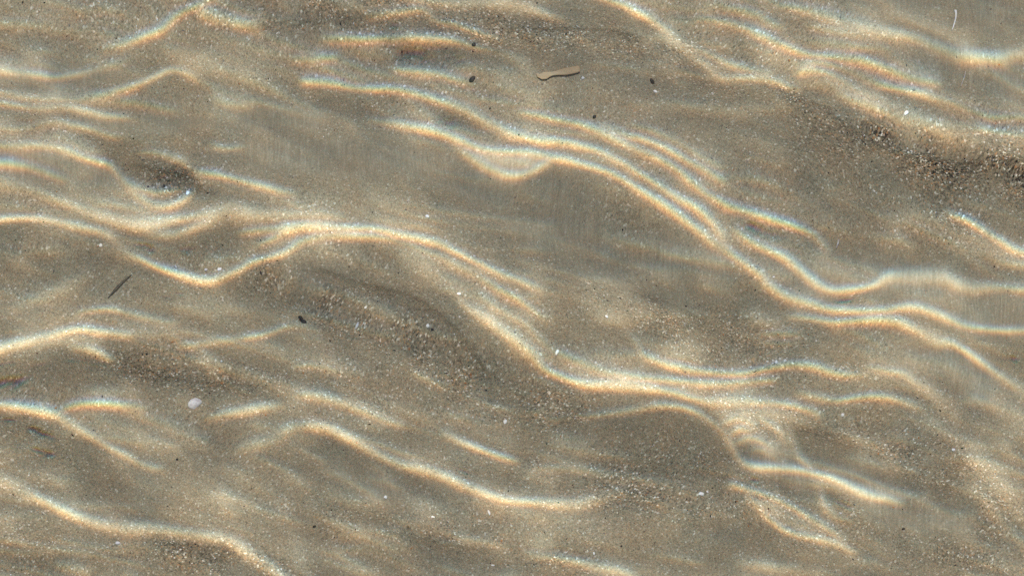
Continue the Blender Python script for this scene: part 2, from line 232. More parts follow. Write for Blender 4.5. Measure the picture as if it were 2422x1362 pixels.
def bil(F,x,y,dx,dy):   # periodic bilinear, x,y in metres rel. to grid origin
    ny,nx=F.shape; fx=x/dx; fy=y/dy; i=np.floor(fx).astype(int); j=np.floor(fy).astype(int); a=fx-i; b=fy-j
    i0=i%nx; i1=(i+1)%nx; j0=j%ny; j1=(j+1)%ny
    return (F[j0,i0]*(1-a)+F[j0,i1]*a)*(1-b)+(F[j1,i0]*(1-a)+F[j1,i1]*a)*b
def refract(dx,dy,dz,hx,hy):
    n=1/np.sqrt(1+hx*hx+hy*hy); nx_,ny_,nz=-hx*n,-hy*n,n
    e=1/IOR; c=-(dx*nx_+dy*ny_+dz*nz); k=np.sqrt(1-e*e*(1-c*c)); f=e*c-k
    return e*dx+f*nx_, e*dy+f*ny_, e*dz+f*nz
def solve_water(nx=1100, ny=800, iters=60, gain=1.0, verbose=False, smooth=0.0):
    gain=GAIN
    dx,dy=LX/nx,LY/ny
    gx=np.arange(nx)*dx-LX/2; gy=np.arange(ny)*dy-LY/2+.0545        # y up
    U=gx*UPM+1211; Vdown=-gy*UPM+681
    Ef=design(U, Vdown[::-1], dx*UPM, gain=gain)[::-1]         # rows follow gy
    Ef=softmin(Ef)
    Ef=np.where(Ef>3.8,3.8+.9*(1-np.exp(-(Ef-3.8)/.9)),Ef)
    kk=(2*np.pi*np.fft.rfftfreq(nx,dx)[None,:])**2+(2*np.pi*np.fft.fftfreq(ny,dy)[:,None])**2
    Ef=np.fft.irfft2(np.fft.rfft2(Ef)*np.exp(-.5*kk*((2.5/UPM)**2)),s=Ef.shape)
    # keep the light balanced over a hand's width: waves only shift light a few centimetres
    kk=(2*np.pi*np.fft.rfftfreq(nx,dx)[None,:])**2+(2*np.pi*np.fft.fftfreq(ny,dy)[:,None])**2
    lowf=np.fft.irfft2(np.fft.rfft2(Ef)*np.exp(-.5*kk*(.045**2)),s=Ef.shape); Ef=Ef/(lowf/lowf.mean())**.7
    Ef=softmin(Ef)
    X,Y=np.meshgrid(gx,gy)
    kx=2*np.pi*np.fft.rfftfreq(nx,dx)[None,:]; ky=2*np.pi*np.fft.fftfreq(ny,dy)[:,None]
    # linear response of landing point to slope for the sun
    sd=(0,-math.cos(SUN_EL),-math.sin(SUN_EL))
    def land(d,h,hx,hy):
        rx,ry,rz=refract(d[0],d[1],d[2],hx,hy); t=(DEPTH+h)/(-rz); return rx*t, ry*t
    z=np.zeros(1); e=1e-4
    x0,y0=land(sd,z,z,z); ax=((land(sd,z,z+e,z)[0]-x0)/e)[0]; ay=((land(sd,z,z,z+e)[1]-y0)/e)[0]
    ox,oy=x0[0],y0[0]
    den=-(ax*kx**2+ay*ky**2); den[0,0]=1
    filt=np.exp(-.5*(kx**2+ky**2)*(smooth)**2) if smooth else 1.
    h=np.zeros((ny,nx)); Et=Ef.copy()
    # camera rays at the mean surface
    L=np.sqrt(X*X+Y*Y+(CAM_Z-DEPTH)**2); cd=(X/L,Y/L,-(CAM_Z-DEPTH)/L)
    sw=(CAM_Z-DEPTH)/(CAM_Z-DEPTH+DEPTH/IOR)
    win=np.clip((.36-np.abs(X))/.04,0,1)*np.clip((.215-np.abs(Y))/.03,0,1)
    c0=land(cd,h,h,h)
    dX=dY=0
    for it in range(iters):
        H=np.fft.rfft2(h); hx=np.fft.irfft2(1j*kx*H,s=h.shape); hy=np.fft.irfft2(1j*ky*H,s=h.shape)
        if it%8==0 and it>0:
            c1=land(cd,h,hx,hy); ex=(c1[0]-c0[0])*win; ey=(c1[1]-c0[1])*win
            qx,qy=X.copy(),Y.copy()
            for _ in range(12):
                wx,wy=qx*sw-gx[0],qy*sw-gy[0]
                qx=.4*qx+.6*(X-bil(ex,wx,wy,dx,dy)); qy=.4*qy+.6*(Y-bil(ey,wx,wy,dx,dy))
            Et=bil(Ef,qx-gx[0],qy-gy[0],dx,dy)
            dX,dY=ex,ey
        lx,ly=land(sd,h,hx,hy); px=lx-ox; py=ly-oy
        F=np.fft.rfft2(px); G=np.fft.rfft2(py)
        pxx=np.fft.irfft2(1j*kx*F,s=h.shape); pxy=np.fft.irfft2(1j*ky*F,s=h.shape)
        pyx=np.fft.irfft2(1j*kx*G,s=h.shape); pyy=np.fft.irfft2(1j*ky*G,s=h.shape)
        det=(1+pxx)*(1+pyy)-pxy*pyx
        E=bil(Et,X+lx-gx[0],Y+ly-gy[0],dx,dy)
        td=1/E; td/=td.mean()
        r=td-det
        if verbose and it%8==0: print(it,'rms',np.sqrt((r**2).mean()),'max',abs(r).max(),'mindet',det.min(), 'slope',abs(hy).max(), flush=True)
        R=np.fft.rfft2(r-r.mean())*filt
        h=h+DAMP*np.fft.irfft2(R/den,s=h.shape); h-=h.mean()
    return gx,gy,h,(dX,dY),(sw,),Ef
DAMP=.5
NX, NY = 1100, 800
# ------------------------------------------------------------------ helpers
def tag(o, label=None, cat=None, group=None, kind=None):
    if label: o['label'] = label
    if cat: o['category'] = cat
    if group: o['group'] = group
    if kind: o['kind'] = kind
def mesh_object(name, verts, faces, mat, smooth=True):
    verts = np.asarray(verts, np.float32); faces = np.asarray(faces, np.int32)
    m = bpy.data.meshes.new(name); k = faces.shape[1]
    m.vertices.add(len(verts)); m.vertices.foreach_set('co', (verts*K).ravel())
    m.loops.add(faces.size); m.loops.foreach_set('vertex_index', faces.ravel())
    m.polygons.add(len(faces)); m.polygons.foreach_set('loop_start', np.arange(0, faces.size, k, dtype=np.int32))
    m.polygons.foreach_set('use_smooth', np.full(len(faces), smooth)); m.update(calc_edges=True)
    o = bpy.data.objects.new(name, m); S.collection.objects.link(o)
    if mat: m.materials.append(mat)
    o.cycles.is_caustics_receiver = True
    return o
def sheet(name, x, y, z, mat):
    X, Y = np.meshgrid(x, y); ny, nx = z.shape
    i = np.arange(nx*ny).reshape(ny, nx)
    f = np.stack([i[:-1, :-1], i[:-1, 1:], i[1:, 1:], i[1:, :-1]], -1).reshape(-1, 4)
    return mesh_object(name, np.stack([X, Y, z], -1).reshape(-1, 3), f, mat)
def axis(half, step, mid, mstep, far):
    a = np.arange(0, half, step); b = np.arange(half, mid, mstep); c = [mid]
    while c[-1] < far: c.append(c[-1]*1.35)
    p = np.concatenate([a, b, c]); return np.concatenate([-p[:0:-1], p])
def value_noise(X, Y, cell, seed):
    r = np.random.RandomState(seed); T = r.uniform(-1, 1, (128, 128))
    fx = X/cell+500; fy = Y/cell+500; i = np.floor(fx).astype(int); j = np.floor(fy).astype(int)
    a = fx-i; b = fy-j; a = a*a*(3-2*a); b = b*b*(3-2*b)
    g = lambda jj, ii: T[jj % 128, ii % 128]
    return (g(j, i)*(1-a)+g(j, i+1)*a)*(1-b)+(g(j+1, i)*(1-a)+g(j+1, i+1)*a)*b
# ------------------------------------------------------------------ water: one sheet whose waves focus the sun
gx, gy, H, (DX, DY), (SW,), _E = solve_water(NX, NY, 50)
sx, sy = LX/NX, LY/NY
def water_height(X, Y):
    h = bil(H, X-gx[0], Y-gy[0], sx, sy)
    r = np.maximum(np.abs(X), np.abs(Y)); return h*np.clip((1.0-r)/.2, 0, 1)
def water_material():
    m = bpy.data.materials.new('clear_water'); m.use_nodes = True; n = m.node_tree; n.nodes.clear()
    g = n.nodes.new('ShaderNodeBsdfGlass'); g.inputs['IOR'].default_value = IOR; g.inputs['Roughness'].default_value = 0
    g.inputs['Color'].default_value = (.985, .995, .98, 1)
    o = n.nodes.new('ShaderNodeOutputMaterial'); n.links.new(g.outputs[0], o.inputs[0]); return m
# exact grid points in the solved period, coarser beyond, a few far rows to the horizon
def water_axis(g, L, mstep):
    core = g.copy(); b = np.arange(g[-1]+mstep, 1.02, mstep); c = [b[-1]]
    while c[-1] < 40: c.append(c[-1]*1.5)
    hi = np.concatenate([b, c[1:]]); a = np.arange(g[0]-mstep, -1.02, -mstep); c = [a[-1]]
    while c[-1] > -40: c.append(c[-1]*1.5)
    lo = np.concatenate([a, c[1:]])[::-1]
    return np.concatenate([lo, core, hi])
wx = water_axis(gx, LX, .005); wy = water_axis(gy, LY, .005)
XX, YY = np.meshgrid(wx, wy)
water = sheet('water', wx, wy, DEPTH+water_height(XX, YY), water_material())
water.cycles.is_caustics_caster = True; water.cycles.is_caustics_receiver = False
tag(water, 'clear shallow water with low running waves over the sand', None, None, 'structure')
# ------------------------------------------------------------------ the sand bed
RIDGES = [ # small ripple edges in the sand: lee side falls away below the line (x, y, height mm)
 ([(720,610),(780,625),(860,650),(940,680),(1000,705),(1060,745),(1110,790),(1160,840),(1220,890)], 2.2, 26),
 ([(1880,215),(1950,250),(2000,285),(2080,330),(2160,350),(2260,362),(2340,365),(2440,375)], 2.0, 24),
 ([(560,58),(640,62),(720,60),(820,55),(940,40)], 1.4, 22),
 ([(1180,62),(1260,60),(1330,56),(1420,52),(1500,62),(1560,80)], 1.8, 20),
 ([(1490,650),(1560,662),(1620,680),(1680,710),(1740,720)], 1.2, 26),
 ([(290,820),(340,850),(400,868),(470,885),(560,890),(640,900)], 1.6, 22),
 ([(320,1270),(400,1275),(470,1283),(530,1292),(570,1310)], 1.2, 18),
 ([(860,1250),(920,1262),(1000,1272),(1100,1280),(1200,1275)], 1.3, 22),
 ([(2100,960),(2180,990),(2240,1030),(2290,1090),(2340,1160)], 1.2, 30),
 ([(440,385),(480,410),(520,440),(560,480)], 1.4, 20),
 ([(262,372),(300,364),(345,366),(395,378),(450,398),(500,430)], 2.2, 22),
]
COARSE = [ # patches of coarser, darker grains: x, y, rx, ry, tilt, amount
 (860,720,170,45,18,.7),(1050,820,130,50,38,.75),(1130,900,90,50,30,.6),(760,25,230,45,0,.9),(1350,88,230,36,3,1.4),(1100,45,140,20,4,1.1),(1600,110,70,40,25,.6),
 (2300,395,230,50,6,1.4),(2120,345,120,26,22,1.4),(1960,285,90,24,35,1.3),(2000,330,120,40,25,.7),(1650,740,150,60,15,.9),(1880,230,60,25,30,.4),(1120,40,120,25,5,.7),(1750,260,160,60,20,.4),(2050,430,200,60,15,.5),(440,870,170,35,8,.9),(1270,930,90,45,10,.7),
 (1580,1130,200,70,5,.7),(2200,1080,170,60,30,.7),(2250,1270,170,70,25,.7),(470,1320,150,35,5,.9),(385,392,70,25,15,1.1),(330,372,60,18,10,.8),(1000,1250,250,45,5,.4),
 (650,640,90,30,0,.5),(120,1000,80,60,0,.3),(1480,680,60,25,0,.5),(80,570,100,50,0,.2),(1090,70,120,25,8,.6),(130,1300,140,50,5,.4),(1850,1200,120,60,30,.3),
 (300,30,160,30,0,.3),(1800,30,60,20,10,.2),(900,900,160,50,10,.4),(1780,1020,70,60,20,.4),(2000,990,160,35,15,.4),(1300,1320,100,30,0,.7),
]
def bed_height(X, Y):
    u = X*UPM+1211; v = -Y*UPM+681
    w = Y+.25*X
    z = .0028*value_noise(X*.4, w, .05, 1)+.0010*value_noise(X*.5, w, .019, 2)+.00042*value_noise(X, Y, .008, 3)+.00022*value_noise(X, Y, .0034, 4)
    for pts, hmm, wd in RIDGES:
        s = spline([(a, b, 1.) for a, b in pts]); us = s[:, 0]; vs = np.interp(u, us, s[:, 1])
        en = np.clip((u-us[0])/70, 0, 1)*np.clip((us[-1]-u)/70, 0, 1); en = en*en*(3-2*en)
        t = (v-vs)/wd
        prof = np.where(t < 0, np.exp(t/2.2), np.exp(-t*1.9)*1.25-.25*np.exp(-((t-1.6)/1.6)**2))
        z += 1.5*hmm*.001*en*prof*(np.abs(t) < 12)
    return z*np.clip((1.2-np.maximum(np.abs(X), np.abs(Y)))/.3, 0, 1)
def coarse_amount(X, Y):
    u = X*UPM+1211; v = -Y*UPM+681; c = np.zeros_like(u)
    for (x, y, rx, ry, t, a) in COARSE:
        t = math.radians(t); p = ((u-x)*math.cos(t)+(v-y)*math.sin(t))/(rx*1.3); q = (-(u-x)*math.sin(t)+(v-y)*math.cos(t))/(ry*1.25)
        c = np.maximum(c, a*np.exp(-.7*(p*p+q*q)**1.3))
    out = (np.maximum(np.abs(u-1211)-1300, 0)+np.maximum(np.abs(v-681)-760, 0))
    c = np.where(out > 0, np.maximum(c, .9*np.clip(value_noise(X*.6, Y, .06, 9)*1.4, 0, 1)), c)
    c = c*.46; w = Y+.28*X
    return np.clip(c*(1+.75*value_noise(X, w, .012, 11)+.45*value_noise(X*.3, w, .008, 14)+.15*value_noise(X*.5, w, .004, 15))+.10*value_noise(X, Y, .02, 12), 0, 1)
SMEARED = [ # smeared view and silvery sheen of the water, painted into the sand colour: x, y, rx, ry, tilt
 (1150,400,260,60,12),(760,360,200,50,3),(1420,560,220,60,20),(1620,600,90,60,30),(2100,640,280,55,5),(2330,720,160,45,3),(2240,60,200,60,5),
 (640,250,120,45,0),(2150,1190,120,50,15),(1850,1080,90,50,20),(330,260,150,25,0),(150,380,150,30,8),(2300,200,160,60,8),(1700,610,60,50,30),
 (900,1150,120,40,25),(130,150,120,40,0),(2060,1130,140,50,25),(760,640,60,30,0),(1230,380,90,30,0),(2250,850,140,50,20),
]
def smear_amount(X, Y):
    u = X*UPM+1211; v = -Y*UPM+681; c = np.zeros_like(u)
    for (x, y, rx, ry, t) in SMEARED:
        t = math.radians(t); p = ((u-x)*math.cos(t)+(v-y)*math.sin(t))/rx; q = (-(u-x)*math.sin(t)+(v-y)*math.cos(t))/ry
        c = np.maximum(c, np.exp(-.7*(p*p+q*q)**1.5))
    return np.clip(c*(1+.5*value_noise(X, Y, .015, 31)), 0, 1)
bx_ = axis(.37, .00125, 1.25, .01, 60); by_ = axis(.225, .00125, 1.25, .01, 60)
BX, BY = np.meshgrid(bx_, by_)
class NT:
    def __init__(s, name):
        s.m = bpy.data.materials.new(name); s.m.use_nodes = True; s.t = s.m.node_tree; s.p = s.t.nodes['Principled BSDF']
    def n(s, typ, **kw):
        x = s.t.nodes.new(typ)
        for k, v in kw.items():
            if k.startswith('i_'): x.inputs[k[2:].replace('_', ' ')].default_value = v
            else: setattr(x, k, v)
        return x
    def l(s, a, b): s.t.links.new(a, b)
    def mix(s, f, a, b, mode='MIX'):
        x = s.t.nodes.new('ShaderNodeMix'); x.data_type = 'RGBA'; x.blend_type = mode
        for i, v in ((0, f), (6, a), (7, b)):
            if hasattr(v, 'links') or isinstance(v, bpy.types.NodeSocket): s.l(v, x.inputs[i])
            else: x.inputs[i].default_value = v
        return x.outputs[2]
    def math(s, op, a, b=0, c=None):
        x = s.t.nodes.new('ShaderNodeMath'); x.operation = op
        for i, v in enumerate((a, b) if c is None else (a, b, c)):
            if isinstance(v, bpy.types.NodeSocket): s.l(v, x.inputs[i])
            else: x.inputs[i].default_value = v
        return x.outputs[0]
    def ramp(s, f, stops, interp='LINEAR'):
        x = s.t.nodes.new('ShaderNodeValToRGB'); x.color_ramp.interpolation = interp; e = x.color_ramp.elements
        while len(e) > 1: e.remove(e[-1])
        for i, (p, c) in enumerate(stops):
            q = e[0] if i == 0 else e.new(p); q.position = p; q.color = (*c, 1) if len(c) == 3 else c
        s.l(f, x.inputs[0]); return x.outputs[0]
def sand_material():
    s = NT('wet_sand'); vs_ = s.n('ShaderNodeVectorMath', operation='SCALE'); vs_.inputs['Scale'].default_value = 1/K; s.l(s.n('ShaderNodeNewGeometry').outputs['Position'], vs_.inputs[0]); tc = vs_.outputs[0]
    at = s.n('ShaderNodeAttribute', attribute_name='coarse').outputs['Fac']
    def vor(scale, rnd=1.0):
        v = s.n('ShaderNodeTexVoronoi', feature='F1'); v.inputs['Scale'].default_value = scale; v.inputs['Randomness'].default_value = rnd
        s.l(tc, v.inputs['Vector']); return v
    def noi(scale, det=3, rough=.6):
        v = s.n('ShaderNodeTexNoise'); v.inputs['Scale'].default_value = scale; v.inputs['Detail'].default_value = det; v.inputs['Roughness'].default_value = rough
        s.l(tc, v.inputs['Vector']); return v.outputs['Fac']
    sep = s.n('ShaderNodeSeparateColor')
    v1 = vor(1150); s.l(v1.outputs['Color'], sep.inputs[0]); r1 = sep.outputs[0]
    fine = s.ramp(r1, [(0, (.10,.09,.075)), (.07, (.20,.17,.125)), (.3, (.27,.235,.175)), (.55, (.315,.28,.215)), (.8, (.37,.325,.245)), (.86, (.42,.27,.15)), (.91, (.38,.35,.29)), (.965, (.50,.47,.41)), (1., (.85,.84,.80))])
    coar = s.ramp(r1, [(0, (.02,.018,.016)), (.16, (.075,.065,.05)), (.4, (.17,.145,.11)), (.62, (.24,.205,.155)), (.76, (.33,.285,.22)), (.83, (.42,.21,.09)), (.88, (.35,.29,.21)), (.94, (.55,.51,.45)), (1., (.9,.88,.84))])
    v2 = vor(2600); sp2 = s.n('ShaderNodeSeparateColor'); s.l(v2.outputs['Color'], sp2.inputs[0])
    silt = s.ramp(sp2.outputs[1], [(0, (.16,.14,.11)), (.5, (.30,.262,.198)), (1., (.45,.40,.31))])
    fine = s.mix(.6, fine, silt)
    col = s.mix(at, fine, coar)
    mp = s.n('ShaderNodeMapping'); mp.inputs['Scale'].default_value = (1, .11, 1); mp.inputs['Rotation'].default_value = (0, 0, .10); s.l(tc, mp.inputs['Vector'])
    wz = s.n('ShaderNodeTexNoise'); wz.inputs['Scale'].default_value = 760; wz.inputs['Detail'].default_value = 4; wz.inputs['Roughness'].default_value = .7; s.l(mp.outputs[0], wz.inputs['Vector'])
    stk = s.ramp(wz.outputs['Fac'], [(.28, (.21,.192,.155)), (.5, (.29,.27,.222)), (.6, (.34,.32,.27)), (.76, (.46,.44,.385))])  # drawn-out greyer noise: the smear and sheen of the water as sand colour
    st_ = s.n('ShaderNodeAttribute', attribute_name='view_smear').outputs['Fac']
    col = s.mix(s.math('MULTIPLY', st_, .65), col, stk)
    tone = s.ramp(noi(14, 4), [(.3, (.85,.86,.86)), (.7, (1.17,1.13,1.04))])
    col = s.mix(1.0, col, tone, 'MULTIPLY')
    tint = s.ramp(noi(45, 3), [(.35, (.95,1.0,.98)), (.65, (1.05,1.0,.92))])
    col = s.mix(1.0, col, tint, 'MULTIPLY')
    s.l(col, s.p.inputs['Base Color']); s.p.inputs['Roughness'].default_value = .85
    s.p.inputs['Specular IOR Level'].default_value = .05
    # each grain is a small bump
    dist = s.math('SUBTRACT', 1.0, s.math('MULTIPLY', v1.outputs['Distance'], 1.0))
    hh = s.math('ADD', s.math('MULTIPLY', dist, s.math('MULTIPLY_ADD', at, .00028, .00010)), s.math('MULTIPLY', noi(420, 3), .0006))
    b = s.n('ShaderNodeBump'); b.inputs['Strength'].default_value = .8; b.inputs['Distance'].default_value = K
    s.l(hh, b.inputs['Height']); s.l(b.outputs[0], s.p.inputs['Normal'])
    return s.m
bed = sheet('sand', bx_, by_, bed_height(BX, BY), sand_material())
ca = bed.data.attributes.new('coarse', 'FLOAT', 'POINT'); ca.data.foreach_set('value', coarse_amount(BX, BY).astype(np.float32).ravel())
cb = bed.data.attributes.new('view_smear', 'FLOAT', 'POINT'); cb.data.foreach_set('value', smear_amount(BX, BY).astype(np.float32).ravel())
tag(bed, 'rippled wet sand bed under the shallow water', None, None, 'structure')
# ------------------------------------------------------------------ loose bright and dark grains nobody could count
def grain_material():
    s = NT('loose_grains'); a = s.n('ShaderNodeAttribute', attribute_name='tone')
    s.l(a.outputs['Color'], s.p.inputs['Base Color']); s.p.inputs['Roughness'].default_value = .6; s.p.inputs['Specular IOR Level'].default_value = .1
    return s.m
R = np.random.RandomState(21); NG = 52000
px = R.uniform(-.36, .36, NG); py = R.uniform(-.215, .215, NG); ca_ = coarse_amount(px, py)
keep = R.uniform(0, 1, NG) < (.10+.8*ca_)*(1-.75*smear_amount(px, py)); px, py, ca_ = px[keep], py[keep], ca_[keep]; NG = len(px)
sz = np.exp(R.normal(math.log(.00030), .38, NG))*(1+.35*ca_); sz = np.clip(sz, .00014, .00095)
pz = bed_height(px, py)+sz*.15
base = np.array([(1,0,0),(0,1,0),(-1,0,0),(0,-1,0),(0,0,.7),(0,0,-.7)], float)
tri = np.array([(0,1,4),(1,2,4),(2,3,4),(3,0,4),(1,0,5),(2,1,5),(3,2,5),(0,3,5)])
an = R.uniform(0, 2*PI, NG); st = R.uniform(.6, 1.5, NG)
V = base[None]*R.uniform(.7, 1.25, (NG, 6, 1)); V = V*np.stack([st, 1/st, np.ones(NG)], -1)[:, None, :]
cs, sn = np.cos(an)[:, None], np.sin(an)[:, None]
V = np.stack([V[..., 0]*cs-V[..., 1]*sn, V[..., 0]*sn+V[..., 1]*cs, V[..., 2]], -1)*sz[:, None, None]+np.stack([px, py, pz], -1)[:, None, :]
F = (tri[None]+6*np.arange(NG)[:, None, None]).reshape(-1, 3)
grains = mesh_object('sand_grains', V.reshape(-1, 3), F, grain_material(), False)
pal = np.array([(.80,.79,.76),(.55,.50,.42),(.42,.33,.22),(.40,.20,.09),(.05,.045,.04),(.22,.20,.17),(.34,.31,.25)])
pr = np.array([.045,.14,.14,.08,.19,.22,.185]); idx = R.choice(7, NG, p=pr)
tone = pal[idx]*R.uniform(.8, 1.15, (NG, 1)); tone = np.repeat(np.concatenate([tone, np.ones((NG, 1))], 1), 6, 0)
ta = grains.data.attributes.new('tone', 'FLOAT_COLOR', 'POINT'); ta.data.foreach_set('color', tone.astype(np.float32).ravel())
tag(grains, 'loose pale, rusty and black sand grains strewn over the bed', None, None, 'stuff')
# ------------------------------------------------------------------ single things lying on the bed
def on_bed(u, v):
    """point of the bed under plan point (u, v), allowing for the bend of the view through the waves"""
    x = (u-1211)/UPM; y = -(v-681)/UPM
    a = bil(DX, np.array([x*SW-gx[0]]), np.array([y*SW-gy[0]]), sx, sy)[0]; b = bil(DY, np.array([x*SW-gx[0]]), np.array([y*SW-gy[0]]), sx, sy)[0]
    x, y = x+a, y+b
    return x, y, float(bed_height(np.array([x]), np.array([y]))[0])
def speck_material(name, col, col2, rough=.5, scale=900):
    s = NT(name); n = s.n('ShaderNodeTexNoise'); n.inputs['Scale'].default_value = scale/K
    s.l(s.n('ShaderNodeTexCoord').outputs['Object'], n.inputs['Vector'])
    s.l(s.ramp(n.outputs['Fac'], [(.35, col), (.65, col2)]), s.p.inputs['Base Color'])
    s.p.inputs['Roughness'].default_value = rough; s.p.inputs['Specular IOR Level'].default_value = .2
    return s.m
M_WHITE = speck_material('bleached_shell', (.86,.85,.83), (.68,.67,.65))
M_LILAC = speck_material('grey_shell', (.66,.65,.66), (.44,.42,.43), .5, 520)
M_BLACK = speck_material('black_weed', (.014,.014,.015), (.05,.045,.038), .7)
M_DARK = speck_material('dark_grit', (.02,.018,.015), (.07,.06,.045), .6)
M_REED = speck_material('dry_reed', (.52,.40,.25), (.42,.31,.19), .7, 260)
_n = [n for n in M_REED.node_tree.nodes if n.type == 'TEX_NOISE'][0]; _m = M_REED.node_tree.nodes.new('ShaderNodeMapping')
_m.inputs['Scale'].default_value = (.12, 2.2, 1); _m.inputs['Rotation'].default_value = (0, 0, math.radians(-14)); _n.inputs['Scale'].default_value = 900/K; _n.inputs['Detail'].default_value = 5
M_REED.node_tree.links.new(_n.inputs['Vector'].links[0].from_socket, _m.inputs['Vector']); M_REED.node_tree.links.new(_m.outputs[0], _n.inputs['Vector'])
M_TWIG = speck_material('wet_twig', (.10,.085,.062), (.16,.14,.105), .7)
import bmesh
def finish(name, bm, mat, loc, rz=0, smooth=True):
    bmesh.ops.scale(bm, vec=(K, K, K), verts=bm.verts[:]); m = bpy.data.meshes.new(name); bm.to_mesh(m); bm.free(); m.materials.append(mat)
    for p in m.polygons: p.use_smooth = smooth
    o = bpy.data.objects.new(name, m); S.collection.objects.link(o); o.location = tuple(c*K for c in loc); o.rotation_euler = (0, 0, rz)
    o.cycles.is_caustics_receiver = True
    return o
def pebble_bm(rx, ry, rz, seed, rough=.22, bm=None, off=(0, 0)):
    rnd = random.Random(seed); own = bm is None
    if own: bm = bmesh.new()
    r = bmesh.ops.create_icosphere(bm, subdivisions=2, radius=1)
    ds = [(rnd.gauss(0, 1), rnd.gauss(0, 1), rnd.gauss(0, 1), rnd.uniform(.5, 1)) for _ in range(7)]
    for v in r['verts']:
        c = v.co.normalized(); k = 1.
        for (a, b, d, w) in ds:
            L = math.sqrt(a*a+b*b+d*d); q = (c.x*a+c.y*b+c.z*d)/L
            k -= rough*w*max(0, q-.62)*1.6
        v.co.x, v.co.y, v.co.z = c.x*k*rx+off[0], c.y*k*ry+off[1], c.z*k*rz
    return bm
def shell_flake_bm(w, h, thick, seed, dome=.25, tail=0.):
    """a broken piece of shell: an uneven outline, domed, with its own thickness"""
    rnd = random.Random(seed); bm = bmesh.new(); N = 22; rings = 5
    rad = [1+rnd.uniform(-.12, .12) for _ in range(N)]; rad = [(rad[i-1]+2*rad[i]+rad[(i+1) % N])/4 for i in range(N)]
    cut = rnd.uniform(0, 2*PI)
    tops = []
    for side in (1, -1):
        layer = []; c = bm.verts.new((0, 0, dome*h*(1 if side > 0 else .75)+side*thick/2)); 
        for j in range(1, rings+1):
            f = j/rings; row = []
            for i in range(N):
                t = 2*PI*i/N; rr = rad[i]
                sq = 1/max(abs(math.cos(t))**2.6+abs(math.sin(t))**2.6, 1e-6)**(1/2.6)
                x = math.cos(t)*rr*sq; y = math.sin(t)*rr*sq
                if math.cos(t-cut) > .75: x *= .86; y *= .86
                if tail and x < 0 and y < 0: x *= 1+tail*abs(x*y); y *= 1+tail*.5*abs(x*y)
                z = dome*h*(1-f*f)+side*thick/2*(1-f**6*.8)+.02*h*math.sin(f*14)
                row.append(bm.verts.new((x*w/2*f, y*h/2*f, z)))
            layer.append(row)
        for i in range(N):
            k = (i+1) % N; a = (c, layer[0][i], layer[0][k]); bm.faces.new(a if side > 0 else a[::-1])
            for j in range(rings-1):
                q = (layer[j][i], layer[j+1][i], layer[j+1][k], layer[j][k]); bm.faces.new(q if side > 0 else q[::-1])
        tops.append(layer[-1])
    for i in range(N):
        k = (i+1) % N; bm.faces.new((tops[0][i], tops[1][i], tops[1][k], tops[0][k]))
    return bm
def strip_bm(pts, widths, thick, arch=.3):
    """a bent flat strip (reed, stretched grain) with rounded back: pts 2-D centre line in metres"""
    bm = bmesh.new(); rows = []; n = len(pts); K = 6
    for i, (x, y) in enumerate(pts):
        x0, y0 = pts[max(i-1, 0)]; x1, y1 = pts[min(i+1, n-1)]; L = math.hypot(x1-x0, y1-y0) or 1; nx_, ny_ = -(y1-y0)/L, (x1-x0)/L
        top, bot = [], []
        for j in range(K+1):
            f = j/K*2-1; w = widths[i]/2; zz = arch*widths[i]*(1-f*f)
            top.append(bm.verts.new((x+nx_*f*w, y+ny_*f*w, zz+thick))); bot.append(bm.verts.new((x+nx_*f*w, y+ny_*f*w, zz*.7)))
        rows.append(top+bot[::-1])
    m = len(rows[0])
    for i in range(n-1):
        for j in range(m): bm.faces.new((rows[i][j], rows[i+1][j], rows[i+1][(j+1) % m], rows[i][(j+1) % m]))
    bm.faces.new(rows[0]); bm.faces.new(rows[-1][::-1]); bmesh.ops.recalc_face_normals(bm, faces=bm.faces); return bm
P = 1/UPM
def put(u, v): x, y, z = on_bed(u, v); return x, y, z
# reed fragment: broad notched left end, long straight blade rising to the right
x, y, z = put(1325, 172)
cl = [(-54,12),(-50,17),(-43,18),(-35,15),(-27,11),(-18,8),(-8,5),(4,2),(18,-1),(32,-4),(44,-7),(52,-9)]
wd = [2, 7, 12, 14, 10, 7, 8, 11, 13, 14, 14, 13]
o = finish('reed_fragment', strip_bm([(a*P, -b*P) for a, b in cl], [w*P*1.25 for w in wd], .0004, .04), M_REED, (x, y, z+.0019), math.radians(-4))
tag(o, 'pale tan fragment of dry reed with a notched left end lying on the sand', 'reed')
# dark twig
x, y, z = put(285, 676)
tb = [(-25,22),(-18,15),(-10,7),(-3,1),(4,-5),(12,-11),(20,-18),(27,-24)]
o = finish('twig', strip_bm([(a*P, -b*P) for a, b in tb], [1*P, 3*P, 5.5*P, 6*P, 5*P, 4*P, 3*P, 1*P], .0004, .3), M_TWIG, (x, y, z+.0004), 0)
tag(o, 'thin dark twig slanting over smooth sand in the left of the bed', 'twig')
